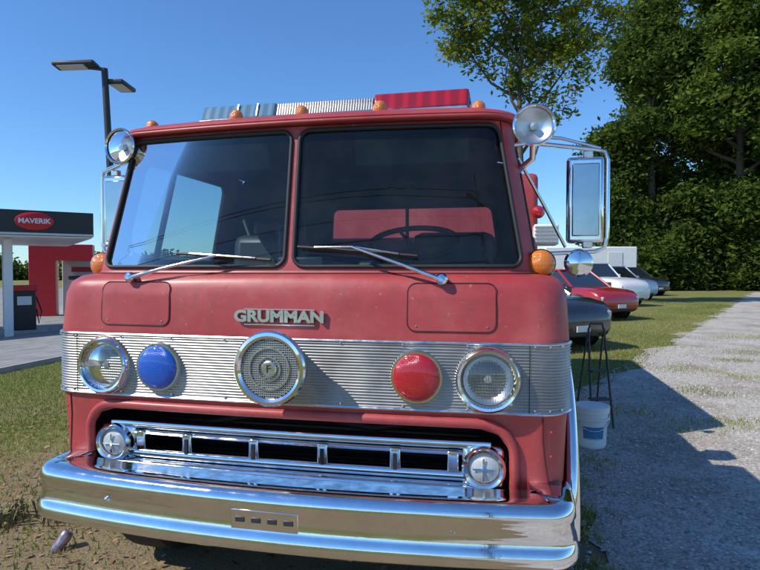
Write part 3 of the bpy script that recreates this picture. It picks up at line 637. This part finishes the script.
LD=empty('folding_step_stand',(1.74,3.75,0),R(20))
for sg in(-1,1):
    tube('stand_leg',[(sg*.11,-.14,0.0),(sg*.08,.0,.95)],.011,PLAS,LD); tube('stand_rear_leg',[(sg*.11,.2,0.0),(sg*.08,.02,.90)],.009,PLAS,LD)
for z in(.28,.55): box('stand_tread',(0,-.08+z*.05,z),(.18,.10,.018),PLAS,LD,.004)
tube('stand_handle',[(-.08,0,.94),(-.06,0,1.0),(.06,0,1.0),(.08,0,.94)],.011,PLAS,LD)
CN=empty('crushed_can',(-1.50,.55,0)); lathe('can_body',[(0,-.06),(.028,-.06),(.033,-.05),(.028,-.01),(.034,.03),(.03,.055),(.026,.06),(0,.058)],(0,0,.04),(.3,.5,.75),mat('can_print',(.35,.26,.29),.3,.6,var=.5,scale=30),CN,16)
def plant(name,x,y,n,h,m):
    V=[];F=[]
    for i in range(n):
        a=random.uniform(0,6.28); l=random.uniform(.3,1)*h; b0=Vector((x+random.gauss(0,.07),y+random.gauss(0,.07),gz(x)))
        t=b0+Vector((math.cos(a)*l*.7,math.sin(a)*l*.7,l)); w_=Vector((-math.sin(a),math.cos(a),0))*.008
        mid=b0.lerp(t,.6)+Vector((0,0,.03)); k=len(V); V+=[b0-w_*.4,b0+w_*.4,mid+w_,mid-w_,t]; F+=[(k,k+1,k+2,k+3),(k+3,k+2,k+4)]
    return mesh(name,V,F,m)
plant('dry_weed',-1.78,.95,200,.15,mat('weed_brown',(.16,.12,.06),.9,var=.4,scale=20)); plant('dry_weed',-2.1,.75,140,.12,mat('weed_brown2',(.2,.17,.08),.9,var=.4,scale=20))
# street lamp
lx,ly,_=campos(-7.28,16); g=gz(lx); S=empty('street_lamp',(lx,ly,g),YAW)
LM=mat('lamp_bronze',(.03,.028,.027),.45); LED=mat('led_diffuser',(.6,.6,.56),.4)
zt=7.62
tube('pole',[(0,0,0),(-.22,0,4.0),(-.38,0,zt)],[.11,.10,.09],LM,S,seg=8)
lathe('pole_base',[(.3,0),(.3,.5),(.1,.52)],(0,0,0),(0,0,1),KM,S)
tube('lamp_arm',[(-.4,0,zt-.02),(-.8,0,zt+.03)],.05,LM,S)
box('lamp_head',(-1.12,-.1,zt+.06),(1.15,.42,.12),LM,S,.04,rot=(R(-5),R(-2),0)); box('lamp_led_panel',(-1.2,-.12,zt-.010),(.75,.32,.02),LED,S,rot=(R(-5),R(-2),0))
box('lamp_head',(-.12,.45,zt-.33),(.48,.9,.12),LM,S,.04); box('lamp_led_panel',(-.12,.42,zt-.40),(.36,.65,.02),LED,S)
tube('lamp_arm',[(-.38,0,zt-.3),(-.2,.15,zt-.32)],.05,LM,S)
# gas station canopy
GC=empty('gas_station_canopy',(-14.5,17.1,gz(-14.5)),R(46)); g0=-gz(-14.5)
FAS=mat('fascia_black',(.018,.018,.02),.4)
box('canopy_deck',(-7,4.5,g0+3.24),(14,9,.92),FAS,GC,.03); box('canopy_soffit',(-7,4.5,g0+2.76),(13.9,8.9,.05),WHITE,GC)
box('fascia_stripe',(-7,-.02,g0+2.84),(14,.03,.08),mat('stripe_grey',(.55,.55,.55),.4),GC)
for x in(-2.75,-10.5):
    for y_ in(1.6,6.8): box('canopy_column',(x,y_,(g0+2.74)/2-.2),(.30,.30,g0+3.1),WHITE,GC,.02)
RS=mat('sign_red',(.55,.012,.02),.4)
o=lathe('canopy_sign_disc',[(0,.0),(.62,.0),(.62,.06),(.58,.08),(0,.08)],(-1.95,-.02,g0+3.30),(0,-1,0),RS,GC,40); o.scale=(1,1,.52)
text('canopy_sign_text','MAVERIK',.25,WHITE,GC,(-1.95,-.112,g0+3.30),ext=.01,bold=.006)
M_=Matrix.Translation(GC.location)@Matrix.Rotation(R(46),4,'Z')
for x in(-2.2,-10):
    P_=empty('fuel_pump'); wp=M_@Vector((x,2.9,0)); P_.location=(wp.x,wp.y,gz(wp.x)); P_.rotation_euler=(0,0,R(46))
    box('pump_plinth',(0,0,.08),(1.6,.9,.16),KM,P_,.02); box('pump_cabinet',(0,0,.95),(.8,.5,1.6),FAS,P_,.04); box('pump_screen',(0,-.26,1.35),(.5,.02,.35),WHITE,P_,.01); box('pump_topper',(0,0,1.85),(.9,.5,.25),RS,P_,.03)
    tube('pump_hose',[(.42,0,1.5),(.6,-.1,.9),(.5,-.15,.4),(.42,-.1,1.0)],.03,RUB,P_)
sp=campos(-19.6,34); ST=empty('convenience_store',(sp[0],sp[1],gz(sp[0])),R(33))
SW=mat('store_white',(.66,.65,.62),.6,var=.05); SGL=mat('store_glass',(.03,.04,.05),.06,coat=1)
box('main_wall',(8,5,1.75),(15,9,3.5),SW,ST,.03); box('parapet_cap',(8,5,3.56),(15.2,9.2,.12),mat('cap_grey',(.3,.3,.3),.5),ST)
box('red_pillar',(-.35,-.2,2.1),(1.35,1.2,4.3),RS,ST,.02); box('red_lintel',(1.3,-.2,3.75),(2.0,1.2,.95),RS,ST,.02)
box('awning',(6.5,-.1,2.25),(11,1.2,.22),FAS,ST,.02)
for i in range(7): box('shop_window',(2.2+i*1.6,.46,1.15),(1.4,.08,1.9),SGL,ST,.01)
box('red_band',(8,.47,2.75),(14,.05,.3),RS,ST)
# ================================================================ trees
def leaves(name,blobs,nclump,per,size,m,parent,crad=.7,flat=.8,floor=.1):
    vol=np.array([b[1]**2.2 for b in blobs]); pk=rng.choice(len(blobs),nclump,p=vol/vol.sum())
    C=np.array([b[0] for b in blobs])[pk]; Rr=np.array([b[1] for b in blobs])[pk]
    d=rng.normal(size=(nclump,3)); d/=np.linalg.norm(d,axis=1)[:,None]; rad=Rr*rng.uniform(.25,1,nclump)**.5*rng.uniform(.8,1.2,nclump)
    cc=C+d*rad[:,None]*np.array([1,1,flat])
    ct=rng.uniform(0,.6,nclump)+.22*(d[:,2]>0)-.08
    idx=np.repeat(np.arange(nclump),per); n=len(idx)
    p=cc[idx]+rng.normal(size=(n,3))*crad*np.array([.5,.5,.32])*rng.uniform(.6,1.3,nclump)[idx][:,None]
    p=p[p[:,2]>floor-1.2*(p[:,0]<-10)] if True else p
    n=len(p); ci=rng.integers(0,nclump,n) if n!=len(idx) else idx
    a=rng.normal(size=(n,3)); a[:,2]*=.6; a/=np.linalg.norm(a,axis=1)[:,None]; b=rng.normal(size=(n,3)); b-=a*(a*b).sum(1)[:,None]; b/=np.linalg.norm(b,axis=1)[:,None]
    s=size*rng.uniform(.6,1.35,n)
    V=np.empty((n*4,3)); V[0::4]=p-a*s[:,None]; V[1::4]=p-b*(s*.45)[:,None]; V[2::4]=p+a*s[:,None]; V[3::4]=p+b*(s*.45)[:,None]
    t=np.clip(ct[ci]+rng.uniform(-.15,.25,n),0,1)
    return fast_mesh(name,V,np.arange(n*4).reshape(n,4),t,m,parent)
BARK=mat('bark',(.11,.085,.06),.95,var=.3,scale=8,bump=.8,bscale=12)
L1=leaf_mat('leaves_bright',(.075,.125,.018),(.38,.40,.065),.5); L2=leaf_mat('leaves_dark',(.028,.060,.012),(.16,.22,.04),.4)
def tree(name,base,h,blobs,r0,nc,per,size,lm,crad=.7,limbs=True,lean=(0,0)):
    E=empty(name,base)
    pts=[Vector((lean[0]*t*t,lean[1]*t*t,h*t))+Vector((.12*math.sin(t*7),.1*math.cos(t*5),0)) for t in [i/8 for i in range(9)]]
    tube('trunk',pts,[r0*(1.25 if i==0 else 1-.085*i) for i in range(9)],BARK,E,seg=10)
    if limbs:
        for c,r in blobs:
            c=Vector(c); zz=max(h*.25,min(h*.9,c.z-1.5-.35*math.hypot(c.x,c.y))); t=zz/h; st=Vector((lean[0]*t*t,lean[1]*t*t,zz))
            md=st.lerp(c,.5)+Vector((random.uniform(-.2,.2),random.uniform(-.2,.2),-.25)); tube('limb',[st,md,c,c+Vector((random.uniform(-.5,.5),random.uniform(-.5,.5),r*.7))],[r0*.42,r0*.28,r0*.15,.02],BARK,E,seg=6)
    leaves('foliage',blobs,nc,per,size,lm,E,crad); return E
lat=Vector((math.cos(YAW),math.sin(YAW),0))
def lb(l,d,z): v=lat*l+Vector((-math.sin(YAW),math.cos(YAW),0))*d; return (v.x,v.y,z)
tb=campos(6.05,24.5)
bl=[(lb(-2.9,0,12.6),1.3),(lb(-2.2,.5,11.0),1.1),(lb(-1.2,-.5,12.2),1.4),(lb(-.7,0,9.8),.9),(lb(.3,0,9.6),1.2),(lb(.9,.4,11.6),1.7),(lb(2.1,0,10.4),1.5),(lb(1.4,.3,8.5),1.1),(lb(2.9,.2,12.3),1.5),(lb(.2,0,13.8),2.0),(lb(-1.8,0,14.2),1.8),(lb(2.2,0,14.6),2.0),(lb(.9,-.3,7.6),.8)]
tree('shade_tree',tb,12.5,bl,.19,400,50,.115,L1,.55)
def big(l,d,h,rad,seed,lm,name='large_tree',nb=22,nc=820):
    random.seed(seed); bb=[]
    for i in range(nb):
        z=random.uniform(.08,1)*h; f=math.sin(math.pi*min(1,(z/h)*.75+.22)); a=random.uniform(0,6.28); q=rad*f*random.uniform(.2,.85)
        bb.append((lb(q*math.cos(a),q*math.sin(a),z),rad*random.uniform(.26,.44)))
    return tree(name,campos(l,d),h*.85,bb,.38,nc,50,.22,lm,1.2)
L3=leaf_mat('leaves_mid',(.042,.085,.014),(.23,.30,.05),.45)
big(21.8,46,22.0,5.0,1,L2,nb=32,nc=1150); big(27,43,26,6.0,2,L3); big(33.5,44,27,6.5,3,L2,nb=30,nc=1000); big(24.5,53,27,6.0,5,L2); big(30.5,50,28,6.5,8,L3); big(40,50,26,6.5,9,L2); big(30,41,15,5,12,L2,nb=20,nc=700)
bl=[]
random.seed(7)
for i in range(46):
    l=random.uniform(18.4,44); top=3.2+2.0*math.sin(l*.9)+1.5*math.sin(l*2.3+1)
    bl.append((campos(l,random.uniform(42.5,46),random.uniform(.3,max(2,top))),random.uniform(.9,2.0)))
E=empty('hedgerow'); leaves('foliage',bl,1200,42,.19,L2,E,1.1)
bl=[]
for i in range(110): bl.append((campos(random.uniform(-150,34),random.uniform(150,170),random.uniform(-1,3.2)),random.uniform(3,4.5)))
E=empty('distant_treeline'); leaves('foliage',bl,1300,26,.8,L2,E,2.4,floor=-1)
U=empty('utility_pole',(4.2,-15,0)); tube('pole',[(0,0,0),(0,0,11)],[.17,.12],BARK,U); box('crossarm',(0,0,9.9),(2.4,.12,.14),BARK,U)
PL=empty('power_line',(0,0,0))
for k,(zz,yy) in enumerate(((10.1,-15.3),(10.1,-14.7),(9.3,-15),(8.6,-15),(7.6,-14.8),(7.2,-15))):
    for x0,x1 in((-34,4.2),(4.2,42)):
        pts=[(x0+(x1-x0)*i/24,yy,zz-(1.1+.15*k)*4*(i/24)*(1-i/24)) for i in range(25)]; tube('wire',pts,.018 if k<3 else .03,RUB,PL,seg=5)
